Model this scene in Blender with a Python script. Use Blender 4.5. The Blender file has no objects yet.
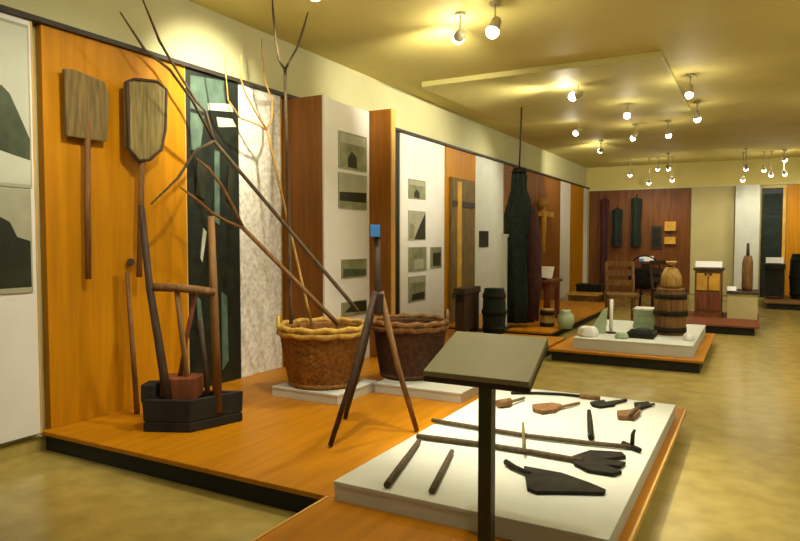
import bpy, bmesh, math, random
from mathutils import Vector, Matrix
random.seed(7)
S = bpy.context.scene
COL = S.collection
PI = math.pi

# ------------------------------------------------------------------ camera
F = 652.0
YAW = math.atan(357/652.0)
PIT = math.atan(30.5/652.0)
H = 1.5
cd = bpy.data.cameras.new('camera'); cam = bpy.data.objects.new('camera', cd); COL.objects.link(cam)
cam.location = (0, 0, H)
cam.rotation_euler = (PI/2-PIT, 0, YAW)
cd.sensor_fit = 'HORIZONTAL'; cd.sensor_width = 36; cd.lens = 36*F/800
cd.clip_end = 100
S.camera = cam

def P(u, v, x=None, y=None, z=None):
    a, b = (u-400)/F, -(v-270.5)/F
    fy = math.cos(PIT)+b*math.sin(PIT); fz = -math.sin(PIT)+b*math.cos(PIT)
    c, s = math.cos(YAW), math.sin(YAW)
    r = (a*c-fy*s, a*s+fy*c, fz)
    t = x/r[0] if x is not None else y/r[1] if y is not None else (z-H)/r[2]
    return Vector((t*r[0], t*r[1], H+t*r[2]))

# ------------------------------------------------------------------ materials
def mat(name, col, rough=.6, var=.12, scale=6, stretch=(1, 1, 1), bump=0.0, spec=.4, metal=0, detail=5, col2=None):
    m = bpy.data.materials.new(name); m.use_nodes = True
    nt = m.node_tree; N = nt.nodes; L = nt.links
    b = N['Principled BSDF']
    b.inputs['Roughness'].default_value = rough
    b.inputs['Metallic'].default_value = metal
    b.inputs['Specular IOR Level'].default_value = spec
    tc = N.new('ShaderNodeTexCoord'); mp = N.new('ShaderNodeMapping'); no = N.new('ShaderNodeTexNoise')
    mp.inputs['Scale'].default_value = stretch
    no.inputs['Scale'].default_value = scale; no.inputs['Detail'].default_value = detail
    L.new(tc.outputs['Object'], mp.inputs[0]); L.new(mp.outputs[0], no.inputs['Vector'])
    rp = N.new('ShaderNodeValToRGB')
    c0 = [max(0, c*(1-var)) for c in col]
    c1 = [min(1, c*(1+var)) for c in (col2 or col)]
    if col2: c0 = list(col)
    rp.color_ramp.elements[0].position = .32; rp.color_ramp.elements[1].position = .68
    rp.color_ramp.elements[0].color = (*c0, 1); rp.color_ramp.elements[1].color = (*c1, 1)
    L.new(no.outputs['Fac'], rp.inputs[0]); L.new(rp.outputs[0], b.inputs['Base Color'])
    if bump:
        bp = N.new('ShaderNodeBump'); bp.inputs['Strength'].default_value = bump; bp.inputs['Distance'].default_value = .01
        L.new(no.outputs['Fac'], bp.inputs['Height']); L.new(bp.outputs[0], b.inputs['Normal'])
    return m
def emis(name, col, st):
    m = bpy.data.materials.new(name); m.use_nodes = True
    b = m.node_tree.nodes['Principled BSDF']
    b.inputs['Base Color'].default_value = (*col, 1)
    b.inputs['Emission Color'].default_value = (*col, 1); b.inputs['Emission Strength'].default_value = st
    return m

M = {}
M['ply'] = mat('orange_plywood', (.47, .195, .002), .45, .13, 3, (6, 6, .5), spec=.2)
M['plyfloor'] = mat('platform_plywood', (.43, .17, .002), .42, .14, 3, (6, .6, 6), spec=.22)
M['plydark'] = mat('brown_shaded_plywood', (.24, .085, .004), .5, .2, 3, (6, 6, .5), spec=.3)  # brown panels; on the fins, orange ply with its shade put into the colour
M['plyback'] = mat('red_brown_plywood', (.15, .048, .006), .5, .25, 3, (6, 6, .5), spec=.3)
M['edge'] = mat('light_wood_edge', (.62, .36, .08), .5, .1, 6)
M['white'] = mat('white_panel', (.74, .73, .68), .6, .03, 3)
M['speck'] = mat('speckled_panel', (.60, .57, .46), .7, .1, 22, detail=2, col2=(.80, .78, .70))
M['grey_white'] = mat('pale_grey_paint', (.56, .58, .50), .6, .05, 4)
M['plinthtop'] = mat('plinth_paint', (.56, .58, .50), .6, .05, 4)
M['wall'] = mat('cream_wall', (.56, .54, .29), .8, .04, 2)
M['backcream'] = mat('back_cream_wall', (.50, .44, .20), .8, .06, 2)
M['ceil'] = mat('olive_ceiling', (.62, .53, .17), .65, .05, 1.2, spec=.3)
M['raft'] = mat('ceiling_raft', (.58, .515, .18), .6, .05, 1.2, spec=.3)
M['floor'] = mat('stone_floor', (.33, .255, .065), .24, .1, 5.5, spec=.5, detail=10, col2=(.41, .32, .09))
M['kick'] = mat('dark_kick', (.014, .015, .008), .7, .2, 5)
M['rail'] = mat('dark_rail', (.03, .022, .015), .5, .2, 5)
M['oldwood'] = mat('weathered_wood', (.155, .105, .03), .75, .35, 5, (7, 7, .8), bump=.4)
M['smokedwood'] = mat('smoked_wood', (.085, .058, .026), .75, .35, 5, (7, 7, .8), bump=.4)
M['greywood'] = mat('grey_old_wood', (.20, .155, .05), .8, .35, 5, (8, 8, .8), bump=.4)
M['brownwood'] = mat('brown_old_wood', (.18, .085, .02), .7, .35, 5, (7, 7, .8), bump=.4)
M['darkwood'] = mat('dark_old_wood', (.05, .028, .014), .7, .4, 5, (7, 7, .8), bump=.4)
M['redwood'] = mat('reddish_wood', (.17, .045, .012), .65, .35, 5, (7, 7, .8), bump=.3)
M['yellowwood'] = mat('yellow_peeled_wood', (.42, .255, .06), .7, .3, 6, (7, 7, 1), bump=.3)
M['black'] = mat('blackened_wood', (.013, .012, .007), .8, .4, 6, bump=.3)
M['iron'] = mat('dark_iron', (.016, .013, .006), .75, .5, 12, spec=.2, bump=.3)
M['wicker'] = mat('brown_wicker', (.25, .105, .016), .65, .45, 30, bump=.5)
M['wickerrim'] = mat('yellow_lit_wicker', (.50, .31, .055), .65, .3, 30, bump=.5)  # light falling into the basket mouth, put into the rim colour
M['wickermid'] = mat('mid_wicker', (.19, .085, .018), .7, .45, 30, bump=.5)
M['wickerdark'] = mat('dark_shaded_wicker', (.075, .030, .010), .7, .45, 30, bump=.5)  # darker brown, with the shade on the rear basket put into it
M['lect'] = mat('grey_green_panel', (.26, .245, .125), .45, .08, 3, spec=.4)
M['post'] = mat('olive_metal', (.06, .065, .02), .4, .1, 5, metal=.4)
M['blue'] = mat('blue_tag', (.06, .26, .75), .5, .05, 5)
M['green'] = mat('pale_green_paint', (.36, .46, .28), .6, .12, 6)
M['darkgreen'] = mat('dark_green_cloth', (.008, .017, .011), .85, .5, 9, bump=.4)
M['maroon'] = mat('dark_maroon_cloth', (.05, .012, .010), .85, .4, 9, bump=.4)
M['label'] = mat('white_card', (.85, .85, .82), .5, .02, 4)
M['amber'] = mat('amber_wood', (.62, .34, .04), .5, .2, 5)
M['lampmetal'] = mat('lamp_metal', (.45, .41, .25), .4, .05, 5, metal=.3)
M['bulb'] = emis('lamp_bulb', (1.0, .92, .74), 14)
# photo print tones
M['ph_sky'] = mat('print_pale', (.52, .55, .44), .5, .08, 3)
M['ph_mid'] = mat('print_mid', (.21, .22, .11), .5, .3, 6)
M['ph_dark'] = mat('print_dark', (.018, .020, .009), .5, .4, 6)
M['ph_green'] = mat('print_green', (.055, .075, .035), .5, .4, 6)
M['ph_teal'] = mat('print_teal', (.085, .14, .10), .5, .3, 8)
M['ph_base'] = mat('mural_green', (.007, .011, .006), .5, .6, 9)
M['ph_grey'] = mat('print_grey', (.36, .36, .25), .5, .15, 4)

# ------------------------------------------------------------------ mesh helpers
class MB:
    def __init__(s): s.bm = bmesh.new(); s.mi = 0
    def _f(s, vs):
        try:
            f = s.bm.faces.new(vs); f.material_index = s.mi; return f
        except ValueError: return None
    def hull8(s, p):                       # p: 4 bottom (ccw) + 4 top
        v = [s.bm.verts.new(q) for q in p]
        for a in ((3,2,1,0),(4,5,6,7),(0,1,5,4),(1,2,6,5),(2,3,7,6),(3,0,4,7)): s._f([v[i] for i in a])
        return s
    def box(s, x0, x1, y0, y1, z0, z1):
        return s.hull8([(x0,y0,z0),(x1,y0,z0),(x1,y1,z0),(x0,y1,z0),(x0,y0,z1),(x1,y0,z1),(x1,y1,z1),(x0,y1,z1)])
    def obox(s, c, sx, sy, sz, rz=0, rx=0):  # oriented box about its centre
        R = Matrix.Rotation(rz,3,'Z') @ Matrix.Rotation(rx,3,'X'); c = Vector(c)
        q = [(-1,-1,-1),(1,-1,-1),(1,1,-1),(-1,1,-1),(-1,-1,1),(1,-1,1),(1,1,1),(-1,1,1)]
        return s.hull8([c+R@Vector((a*sx/2,b*sy/2,d*sz/2)) for a,b,d in q])
    def prism(s, pts, off):                # polygon extruded by vector off
        off = Vector(off); n = len(pts)
        a = [s.bm.verts.new(p) for p in pts]; b = [s.bm.verts.new(Vector(p)+off) for p in pts]
        s._f(a[::-1]); s._f(b)
        for i in range(n): s._f([a[i], a[(i+1)%n], b[(i+1)%n], b[i]])
        return s
    def tube(s, pts, r, seg=8):
        pts = [Vector(p) for p in pts]; n = len(pts)
        rs = list(r) if isinstance(r, (list, tuple)) else [r]*n
        if len(rs) == 2 and n > 2: rs = [rs[0]+(rs[1]-rs[0])*i/(n-1) for i in range(n)]
        rings = []; ref = None
        for i, p in enumerate(pts):
            t = (pts[min(i+1,n-1)]-pts[max(i-1,0)]).normalized()
            if ref is None: ref = t.orthogonal().normalized()
            ref = (ref - t*ref.dot(t)).normalized(); b = t.cross(ref)
            rings.append([s.bm.verts.new(p+(ref*math.cos(2*PI*k/seg)+b*math.sin(2*PI*k/seg))*rs[i]) for k in range(seg)])
        for a, b in zip(rings, rings[1:]):
            for k in range(seg):
                f = s._f([a[k], a[(k+1)%seg], b[(k+1)%seg], b[k]])
                if f: f.smooth = True
        s._f(rings[0][::-1]); s._f(rings[-1])
        return s
    def lathe(s, prof, c, seg=24, fn=None, close=False, smooth=True):
        c = Vector(c); rings = []
        for j, (r, z) in enumerate(prof):
            ring = []
            for k in range(seg):
                a = 2*PI*k/seg; rr = max(1e-4, r + (fn(j,k) if fn else 0))
                ring.append(s.bm.verts.new(c+Vector((rr*math.cos(a), rr*math.sin(a), z))))
            rings.append(ring)
        for a, b in zip(rings, rings[1:]):
            for k in range(seg):
                f = s._f([a[k], a[(k+1)%seg], b[(k+1)%seg], b[k]])
                if f: f.smooth = smooth
        if not close:
            s._f(rings[0][::-1]); s._f(rings[-1])
        else:
            a, b = rings[-1], rings[0]
            for k in range(seg): s._f([a[k], a[(k+1)%seg], b[(k+1)%seg], b[k]])
        return s
    def build(s, name, m, parent=None, bevel=0):
        if parent is not None:
            q = parent; off = Vector((0,0,0))
            while q is not None: off += q.location; q = q.parent
            bmesh.ops.translate(s.bm, verts=s.bm.verts, vec=-off)
        bmesh.ops.recalc_face_normals(s.bm, faces=s.bm.faces)
        me = bpy.data.meshes.new(name); s.bm.to_mesh(me); s.bm.free()
        for k in (m if isinstance(m, (list, tuple)) else [m]): me.materials.append(k)
        o = bpy.data.objects.new(name, me); COL.objects.link(o)
        if parent is not None: o.parent = parent
        if bevel:
            b = o.modifiers.new('bevel', 'BEVEL'); b.width = bevel; b.segments = 2; b.limit_method = 'ANGLE'
        return o

def recentre(o):                            # origin of a one-mesh thing to its own base
    me = o.data; vs = [v.co for v in me.vertices]
    c = Vector(((min(v.x for v in vs)+max(v.x for v in vs))/2, (min(v.y for v in vs)+max(v.y for v in vs))/2, min(v.z for v in vs)))
    me.transform(Matrix.Translation(-c)); o.location = c
def tag(o, label, cat, group=None):
    o['label'] = label; o['category'] = cat
    if group: o['group'] = group
    if o.type == 'MESH': recentre(o)
    return o
def thing(name, label, cat, loc, group=None):
    o = bpy.data.objects.new(name, None); COL.objects.link(o); o.location = loc
    o['label'] = label; o['category'] = cat
    if group: o['group'] = group
    o.empty_display_size = .1
    return o
def struct(name, mb, m, bevel=0, parent=None):
    o = mb.build(name, m, parent, bevel); o['kind'] = 'structure'; return o

# ------------------------------------------------------------------ the room
WX = -4.4                                   # face of the display panels
CZ = 3.62
BY = 19.6
struct('floor', MB().box(-4.7, 5.2, -2.5, 20.0, -.12, 0), M['floor'])
struct('ceiling', MB().box(-4.7, 5.2, -2.5, 20.0, CZ, CZ+.1), M['ceil'])
struct('wall_left', MB().box(-4.67, -4.47, -2.5, 20.0, 0, CZ), M['wall'])
struct('wall_right', MB().box(5.0, 5.2, 9.0, 20.0, 0, CZ), M['wall'])
struct('wall_back', MB().box(-4.47, 5.0, BY, BY+.2, 0, CZ), M['ceil'])
# dropped ceiling raft and far ceiling step
struct('ceiling_panel', MB().box(-4.0, -.98, 7.9, 11.4, CZ-.07, CZ), M['raft'], .01)
struct('trim_1', MB().box(-4.47, -4.36, -2.4, BY, 3.0, 3.035), M['rail'])
struct('trim_2', MB().box(-4.42, 4.95, BY-.06, BY, 2.93, 2.98), M['wall'])
struct('baseboard_left', MB().box(-4.47, -4.44, -2.4, BY, 0, .1), M['floor'])

# ------------------------------------------------------------------ wall panels
def panel(name, y0, y1, m, label, cat='display board', z0=.15, z1=3.0, group=None, edge=True, x=WX, th=.065):
    t = thing(name, label, cat, (x-th/2, (y0+y1)/2, z0), group)
    MB().box(x-th, x, y0, y1, z0, z1).build('board', m, t, .003)
    if edge: MB().box(x-th, x+.004, y1-.012, y1, z0, z1).build('edge_strip', M['edge'], t)
    return t
G = 'display panels along the left wall'
panel('white_display_board', .3, 2.775, M['white'], 'tall white panel holding two landscape photographs, leftmost along the wall', group=G, z0=.14)
panel('plywood_display_board', 2.84, 4.14, M['ply'], 'wide bright orange plywood panel behind the two hanging wooden peels', group=G)
panel('speckled_display_board', 4.81, 5.44, M['speck'], 'speckled off-white panel between the dark mural and the first brown fin', group=G)
panel('dark_recess_sheet', 7.3, 8.03, M['ph_base'], 'narrow black-green sheet in the wall recess right of the second brown fin', group=G)  # dark sheet standing in for the dark wall recess beside the fin
panel('white_display_board', 8.05, 9.52, M['white'], 'white panel with two columns of small photographs', group=G)
panel('plywood_display_board', 9.56, 10.8, M['ply'], 'orange plywood panel carrying the olive-brown wooden door', group=G)
panel('white_display_board', 10.82, 12.27, M['grey_white'], 'greyish white panel holding one small black picture', group=G)
panel('plywood_display_board', 12.29, 14.48, M['plydark'], 'long brown wooden panel behind the hanging dark net', group=G)
panel('plywood_display_board', 14.5, 16.5, M['plydark'], 'brown wooden panel between the yellow mounted tool and the narrow far white panel', group=G, z0=.003)
panel('white_display_board', 16.52, 17.5, M['white'], 'narrow white panel far along the wall, beside the last orange one', group=G, z0=.003)
panel('plywood_display_board', 17.52, 19.0, M['ply'], 'last orange plywood panel of the left wall, near the back corner', group=G, z0=.003)
panel('white_display_board', 19.02, 19.52, M['white'], 'thin white strip panel filling the far back corner of the left wall', group=G, z0=.003)

# dark mural with pale streaks, pattern in its own mesh
t = thing('mural', 'tall dark green photo mural with pale streaks behind the wooden press', 'mural', (WX-.03, 4.47, .15), G)
MB().box(WX-.065, WX, 4.15, 4.80, .15, 3.0).build('board', M['ph_base'], t)
mb = MB()
def wallpoly(mb, pts, mi, x=WX, lift=None):
    mb.mi = mi; lift = lift or .003+.0012*len(mb.bm.faces)/6
    mb.prism([P(u, v, x=x) for u, v in pts], (lift, 0, 0))
for pts, mi in (([(190,75),(224,81),(226,104),(205,112),(190,108)],0), ([(190,112),(204,116),(200,150),(190,150)],0),
                ([(207,103),(231,104),(233,112),(208,110)],1), ([(216,117),(232,119),(236,127),(218,127)],1),
                ([(214,150),(219,152),(219,225),(214,222)],0), ([(203,228),(206,232),(202,262),(200,258)],1),
                ([(221,292),(226,296),(228,360),(222,370)],0), ([(196,296),(200,300),(203,330),(198,330)],0),
                ([(228,165),(234,170),(231,205),(226,200)],2), ([(196,160),(206,165),(204,200),(195,195)],2)):
    wallpoly(mb, pts, mi)
mb.build('mural_picture', [M['ph_teal'], M['ph_sky'], M['ph_dark']], t)

# projecting fins and bay
FZ = 2.965
t = thing('display_fin', 'tall brown wooden fin standing out of the wall right of the speckled panel', 'partition', (-4.13, 5.5, .15), 'projecting brown fins')
MB().box(-4.40, -3.885, 5.46, 5.53, .15, FZ).build('board', M['plydark'], t)  # same ply as the orange panels, darkened for its turned-away face
MB().box(-3.885, -3.865, 5.455, 5.535, .15, FZ).build('edge_strip', M['white'], t)
t = thing('display_fin', 'narrower brown wooden fin behind the tripod, past the white photo bay', 'partition', (-3.75, 6.42, .15), 'projecting brown fins')
MB().box(-3.92, -3.62, 6.40, 6.47, .15, FZ).build('board', M['plydark'], t)
MB().box(-3.62, -3.605, 6.395, 6.475, .15, FZ).build('edge_strip', M['edge'], t)
panel('white_display_board', 5.54, 6.395, M['white'], 'white bay panel with four photographs between the two brown fins', x=-3.9, z1=FZ-.01, edge=False, group=G)

# ------------------------------------------------------------------ photographs
def photo(u0, u1, v0, v1, layers, label, x=WX, group=None, frame=None):
    a = P(u0, (v0+v1)/2, x=x); b = P(u1, (v0+v1)/2, x=x)
    zt = (P(u0, v0, x=x).z + P(u1, v0, x=x).z)/2; zb = (P(u0, v1, x=x).z+P(u1, v1, x=x).z)/2
    t = thing('photograph', label, 'photograph', (x+.006, (a.y+b.y)/2, zb), group)
    MB().box(x+.0005, x+.012, a.y, b.y, zb, zt).build('mount', M[frame or 'ph_grey'], t)
    mb = MB(); mats = []
    def q(s, r): return (x+.012, a.y+(b.y-a.y)*s, zb+(zt-zb)*r)
    for k, (mn, pts) in enumerate(layers):
        mats.append(M[mn]); mb.mi = k
        mb.prism([q(*p) for p in pts], (.0012+.0006*k, 0, 0))
    mb.build('print', mats, t)
full = [(.02,.02),(.98,.02),(.98,.98),(.02,.98)]
photo(-60, 29, 14, 185, [('ph_sky', full), ('ph_green', [(.02,.28),(.98,.17),(.985,.3),(.88,.42),(.75,.56),(.66,.6),(.5,.6),(.02,.55)]), ('ph_sky', [(.02,.04),(.98,.04),(.98,.16),(.02,.24)])],
      'large misty landscape photograph with a dark hillside on the leftmost white panel', group='large photographs on the leftmost panel')
photo(-60, 31, 187, 295, [('ph_grey', full), ('ph_dark', [(.02,.05),(.98,.05),(.98,.5),(.82,.54),(.74,.68),(.6,.74),(.02,.72)])],
      'lower photograph with a black rounded mass under pale sky, leftmost panel', group='large photographs on the leftmost panel')
g = 'photographs on the bay panel'
lay = [('ph_mid', full), ('ph_dark', [(.3,.05),(.62,.05),(.62,.35),(.45,.5),(.3,.3)]), ('ph_grey', [(.05,.7),(.95,.7),(.95,.95),(.05,.95)])]
bay = dict(x=-3.9, group=g)
photo(338, 366, 134, 170, lay, 'topmost photograph on the white bay panel, olive with a dark figure', **bay)
photo(338, 366, 174, 209, [('ph_grey', full), ('ph_dark', [(.02,.2),(.98,.2),(.98,.5),(.02,.45)]), ('ph_mid', [(.02,.02),(.98,.02),(.98,.19),(.02,.19)])], 'second photograph from the top of the bay panel, dark band across', **bay)
photo(341, 366, 259, 277, [('ph_mid', full), ('ph_green', [(.05,.05),(.95,.05),(.95,.4),(.05,.5)])], 'small plain olive photograph, third down on the bay panel', **bay)
photo(341, 366, 301, 315, [('ph_mid', full), ('ph_dark', [(.1,.3),(.98,.15),(.98,.9),(.5,.95)])], 'lowest dark photograph on the bay panel, just above the basket', **bay)
g = 'small photographs on the two-column panel'
kw = dict(group=g)
photo(408, 425, 180, 199, lay, 'highest small photograph on the two-column white panel', **kw)
photo(408, 425, 211, 240, [('ph_grey', full), ('ph_dark', [(.3,.02),(.98,.02),(.98,.95),(.7,.6)]), ('ph_mid', [(.04,.05),(.3,.05),(.3,.5),(.04,.6)])], 'photograph with a dark wedge shape, second in the left column', **kw)
photo(408, 426, 247, 271, [('ph_mid', full), ('ph_grey', [(.3,.1),(.8,.1),(.8,.5),(.3,.5)])], 'plain brownish photograph, third in the left column', **kw)
photo(430, 441, 247, 268, [('ph_mid', full), ('ph_dark', [(.2,.1),(.9,.1),(.9,.75),(.2,.7)])], 'only photograph of the right column, small and mostly black', **kw)
photo(408, 425, 276, 301, [('ph_mid', full), ('ph_dark', [(.15,.05),(.9,.05),(.95,.35),(.2,.3)]), ('ph_grey', [(.05,.75),(.95,.75),(.95,.97),(.05,.97)])], 'bottom photograph in the left column of the two-column panel', **kw)
photo(479, 488, 231, 247, [('black', full)], 'small square black picture on the greyish white panel', frame='black')

# ------------------------------------------------------------------ platforms
def platform(name, boxes, label, kick=.07, group='low orange platforms', z=.15, m=None):
    x = [b[0] for b in boxes]; y = [b[2] for b in boxes]
    t = thing(name, label, 'platform', ((min(x)+max(b[1] for b in boxes))/2, (min(y)+max(b[3] for b in boxes))/2, 0), group)
    mb = MB(); kb = MB(); eb = MB()
    for (x0, x1, y0, y1), ins in zip([b[:4] for b in boxes], [b[4] for b in boxes]):
        mb.box(x0, x1, y0, y1, z-.03, z)
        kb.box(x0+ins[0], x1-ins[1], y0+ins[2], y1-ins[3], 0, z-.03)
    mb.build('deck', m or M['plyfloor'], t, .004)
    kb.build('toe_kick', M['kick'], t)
    return t
platform('exhibit_platform', [(-4.43, -.48, 2.78, 5.62, (0,.04,.04,.03)), (-1.95, -.48, .9, 2.7795, (.03,.04,.04,-.1))],
         'big L-shaped orange plywood platform in front carrying the tripod and baskets')
platform('exhibit_platform', [(-4.43, -2.3, 5.63, 9.0, (0,.05,0,.05))], 'rear stretch of platform along the left wall, behind the baskets and brown fins')
platform('exhibit_platform', [(-2.25, -.50, 7.95, 10.4, (.03,.04,.04,.03))], 'island platform in mid hall under the pale model plinth')
platform('exhibit_platform', [(-4.43, -2.62, 9.35, 14.5, (0,.08,.08,.05))], 'platform against the left wall under the hanging dark net')
platform('exhibit_platform', [(-1.75, .06, 11.5, 13.6, (.06,.07,.07,.05))], 'reddish low platform beyond the island, under the beige glazed plinth', m=M['redwood'])
platform('exhibit_platform', [(.16, 2.6, 16.2, 18.6, (.06,.07,.07,.05))], 'farthest brown platform at the right edge by the dark doorway', m=M['brownwood'])

def plinth(x0, x1, y0, y1, z0, z1, m, label, group='pale plinths on the platforms'):
    t = thing('display_plinth', label, 'plinth', ((x0+x1)/2, (y0+y1)/2, z0), group)
    MB().box(x0, x1, y0, y1, z0+.0005, z1-.02).build('plinth_body', M[m], t)
    MB().box(x0-.004, x1+.004, y0-.004, y1+.004, z1-.02, z1).build('plinth_top', M['plinthtop'], t, .003)
    return t
plinth(-1.9, -.52, 2.76, 5.3, .15, .25, 'grey_white', 'large pale grey plinth in front covered with dark farm tools')
plinth(-3.66, -2.98, 4.38, 5.0, .15, .235, 'grey_white', 'low whitish plinth under the lighter brown basket')
plinth(-2.95, -2.12, 4.92, 5.61, .15, .235, 'grey_white', 'low grey plinth under the darker basket')
plinth(-1.98, -.62, 8.1, 10.2, .15, .29, 'grey_white', 'pale grey plinth on the mid-hall island with small models')

pf = [o for o in bpy.data.objects if o.get('label', '').startswith('big L-shaped')][0]
MB().box(-.4798, -.465, .9, 5.62, .118, .1515).build('edge_trim', M['edge'], pf)
MB().box(-1.965, -1.9502, .9, 2.78, .118, .1515).build('edge_trim', M['edge'], pf)

# ------------------------------------------------------------------ two wooden peels
def peel(label, blade, x, th, shaft, m, dish=0):
    c = P(*shaft[-1], x=x)
    t = thing('wooden_peel', label, 'peel', c, 'wooden peels on the orange panel')
    pts = [P(u, v, x=x) for u, v in blade]
    mb = MB().prism(pts, (th, 0, 0))
    mb.build('blade', m, t, .006)
    cc = (pts[0]+pts[3])/2; MB().box(-4.399, x, cc.y-.03, cc.y+.03, cc.z-.12, cc.z-.06).build('hanger', M['darkwood'], t)
    if dish:                                  # raised side rims of the scoop
        r = MB().tube([p+Vector((th, 0, 0)) for p in pts[1:]] + [pts[0]+Vector((th,0,0)), pts[1]+Vector((th,0,0))], dish, 6)
        r.build('rim', M['darkwood'], t)
    MB().tube([P(u, v, x=x)+Vector((th/2, 0, 0)) for u, v in shaft], .022, 10).build('shaft', M['brownwood'], t)
    return t
peel('flat square-bladed wooden peel hung on the orange panel, left of the pair', [(62,69),(72,70),(102,82),(107,96),(105,142),(95,141),(64,136)], -4.35, .03, [(86,120),(86,200),(87,279)], M['oldwood'])
peel('scoop-shaped wooden peel with rounded blade, right of the pair', [(123,82),(130,80),(152,82),(162,90),(161,130),(157,150),(145,160),(134,161),(124,148)], -4.30, .05, [(140,140),(139,200),(137,277)], M['greywood'], .014)
# pegs they hang from belong to the peels' panel: two small wooden blocks
tag(MB().tube([P(131,262,x=-4.395), P(131,262,x=-4.34)], .03, 10).build('support_peg', M['darkwood']), 'dark wooden peg on the orange panel beside the rounded peel shaft', 'peg')
t = MB().tube([P(127,272,x=-4.34), P(132,340,x=-4.31), Vector((-4.2, P(137,405,x=-4.2).y, .152))], [.016,.022], 8).build('wooden_pole', M['brownwood'])
tag(t, 'thin brown wooden pole leaning on the orange panel left of the press', 'pole')

# ------------------------------------------------------------------ wooden press with tall frame
BA, BB, BC = P(143,432,z=.15), P(190,433,z=.15), P(243,421,z=.15)
BD = BA + (BC-BB)
t = thing('wooden_press', 'dark wooden press with heavy trough base and tall frame before the mural', 'press', (BA+BC)/2)
def ring(z, k=1.0):
    c = (BA+BB+BC+BD)/4
    return [Vector((c.x+(p.x-c.x)*k, c.y+(p.y-c.y)*k, z)) for p in (BA, BB, BC, BD)]
ti = .38
mb = MB(); o0, o1, i0, i1 = ring(.1505), ring(ti, 1.02), ring(.22, .8), ring(ti, .8)
mb.hull8(o0+ring(.22))
for k in range(4):
    j = (k+1) % 4
    a = ring(.22); mb.hull8([a[k], a[j], i0[j], i0[k], o1[k], o1[j], i1[j], i1[k]])
mb.build('trough', M['black'], t, .008)
yc = (BA.y+BC.y)/2
yl = BA.y+.12
MB().tube([P(141,205,y=yl), P(150,290,y=yl), P(160,350,y=yl), P(169,408,y=yl)], [.022,.034], 8).build('upright', M['darkwood'], t)
MB().tube([P(211,216,y=yl+.25), P(214,300,y=yl+.25), P(218,412,y=yl+.25)], [.024,.034], 8).build('upright', M['brownwood'], t)
MB().tube([P(147,287,y=yl), P(180,288,y=yl+.12), P(216,292,y=yl+.25)], .03, 8).build('crossbar', M['brownwood'], t)
MB().tube([P(177,292,y=yl+.12), P(184,350,y=yl+.14), P(190,410,y=yl+.16)], .02, 8).build('slat', M['brownwood'], t)
MB().tube([P(196,292,y=yl+.2), P(186,340,y=yl+.2), P(176,400,y=yl+.1)], .016, 8).build('brace', M['redwood'], t)
MB().tube([P(200,320,y=yl+.2), P(205,360,y=yl+.2), P(209,410,y=yl+.2)], .018, 8).build('slat', M['darkwood'], t)
c = (P(182,392,y=yl+.15)); MB().obox((c.x, c.y, .43), .26, .2, .16, .5).build('press_block', M['redwood'], t, .01)
c = P(152,410,y=yl-.02); MB().obox((c.x, c.y, .415), .10, .16, .13, .5).build('corner_block', M['black'], t, .01)

# ------------------------------------------------------------------ wicker baskets
def basket(label, c, r0, r1, h, mats, n=72):
    t = thing('wicker_basket', label, 'basket', c, 'large round wicker baskets')
    rows = 26
    prof = []
    for i in range(rows+1):
        f = i/rows
        prof.append((r0+(r1-r0)*(f**.75), h*f))
    cc = Vector(c)
    w = lambda j, k: .010*math.cos(PI*k/2+PI*j) 
    outer = list(prof); inner = [(r-.03, z) for r, z in reversed(prof[1:])]
    mb = MB().lathe(outer+inner+[(r0-.04,.03)], cc, n*2, lambda j, k: w(j, k) if j <= rows else 0)
    mb.build('woven_side', mats[0], t)
    ri = MB()
    for q in range(2):
        ri.tube([cc+Vector(((r1+.005)*math.cos(2*PI*k/48), (r1+.005)*math.sin(2*PI*k/48), h+.01-.045*q+.008*math.sin(k*PI/2+q*PI))) for k in range(49)], .026, 8)
    ri.build('rim', mats[1], t)
    hb = MB()
    hb.tube([cc+Vector((r0*1.02*math.cos(2*PI*k/40), r0*1.02*math.sin(2*PI*k/40), .025)) for k in range(41)], .022, 8)
    hb.build('foot_ring', mats[0], t)
    for s in (0, 1):
        a0 = .55+PI*s
        MB().tube([cc+Vector(((r1+.01)*math.cos(a0+q), (r1+.01)*math.sin(a0+q), h+.0+.1*math.sin((q+.22)/.44*PI))) for q in [-.22+.44*i/8 for i in range(9)]], .018, 8).build('handle', mats[1], t)
    return t
basket('lighter brown wicker basket with pale yellow rim, left of the pair', (-3.34, 4.70, .2355), .29, .385, .50, (M['wicker'], M['wickerrim']))
basket('dark brown wicker basket behind the tripod, right of the pair', (-2.83, 5.36, .2355), .26, .34, .50, (M['wickerdark'], M['wickermid']))

# ------------------------------------------------------------------ long wooden hay forks standing in the lighter basket
gf = 'wooden hay forks propped in the basket'
def fork(label, m, foot, head, tines, r=.017, mid=None, hx=-4.1):
    hp = P(*head, x=hx) if not isinstance(head, Vector) else head
    t = thing('hay_fork', label, 'fork', foot, gf)
    n = 10; sag = Vector((0, 0, .0))
    pts = [foot.lerp(hp, i/n) for i in range(n+1)]
    MB().tube(pts, [r*1.1, r], 8).build('shaft', m, t)
    for tn in tines:
        q = [hp] + [P(u, v, x=x) for u, v, x in tn]
        MB().tube(q, [r*.85]+[r*.7]*(len(q)-2)+[r*.35], 8).build('tine', m, t)
    return t
RIMX = lambda u, v: P(u, v, y=4.84)
fork('longest grey-brown hay fork whose tines cross the dark rail toward the ceiling', M['smokedwood'], P(358,311,y=4.75), (214,141),
     [[(206,112,-4.2),(196,101,-4.24),(173,64,-4.24),(160,42,-4.2),(142,-2,-4.15)], [(192,100,-4.05),(170,70,-4.05),(145,50,-4.1),(120,12,-4.1)], [(196,150,-4.0),(178,178,-3.95),(151,204,-3.95)]], r=.016, hx=-4.15)
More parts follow.
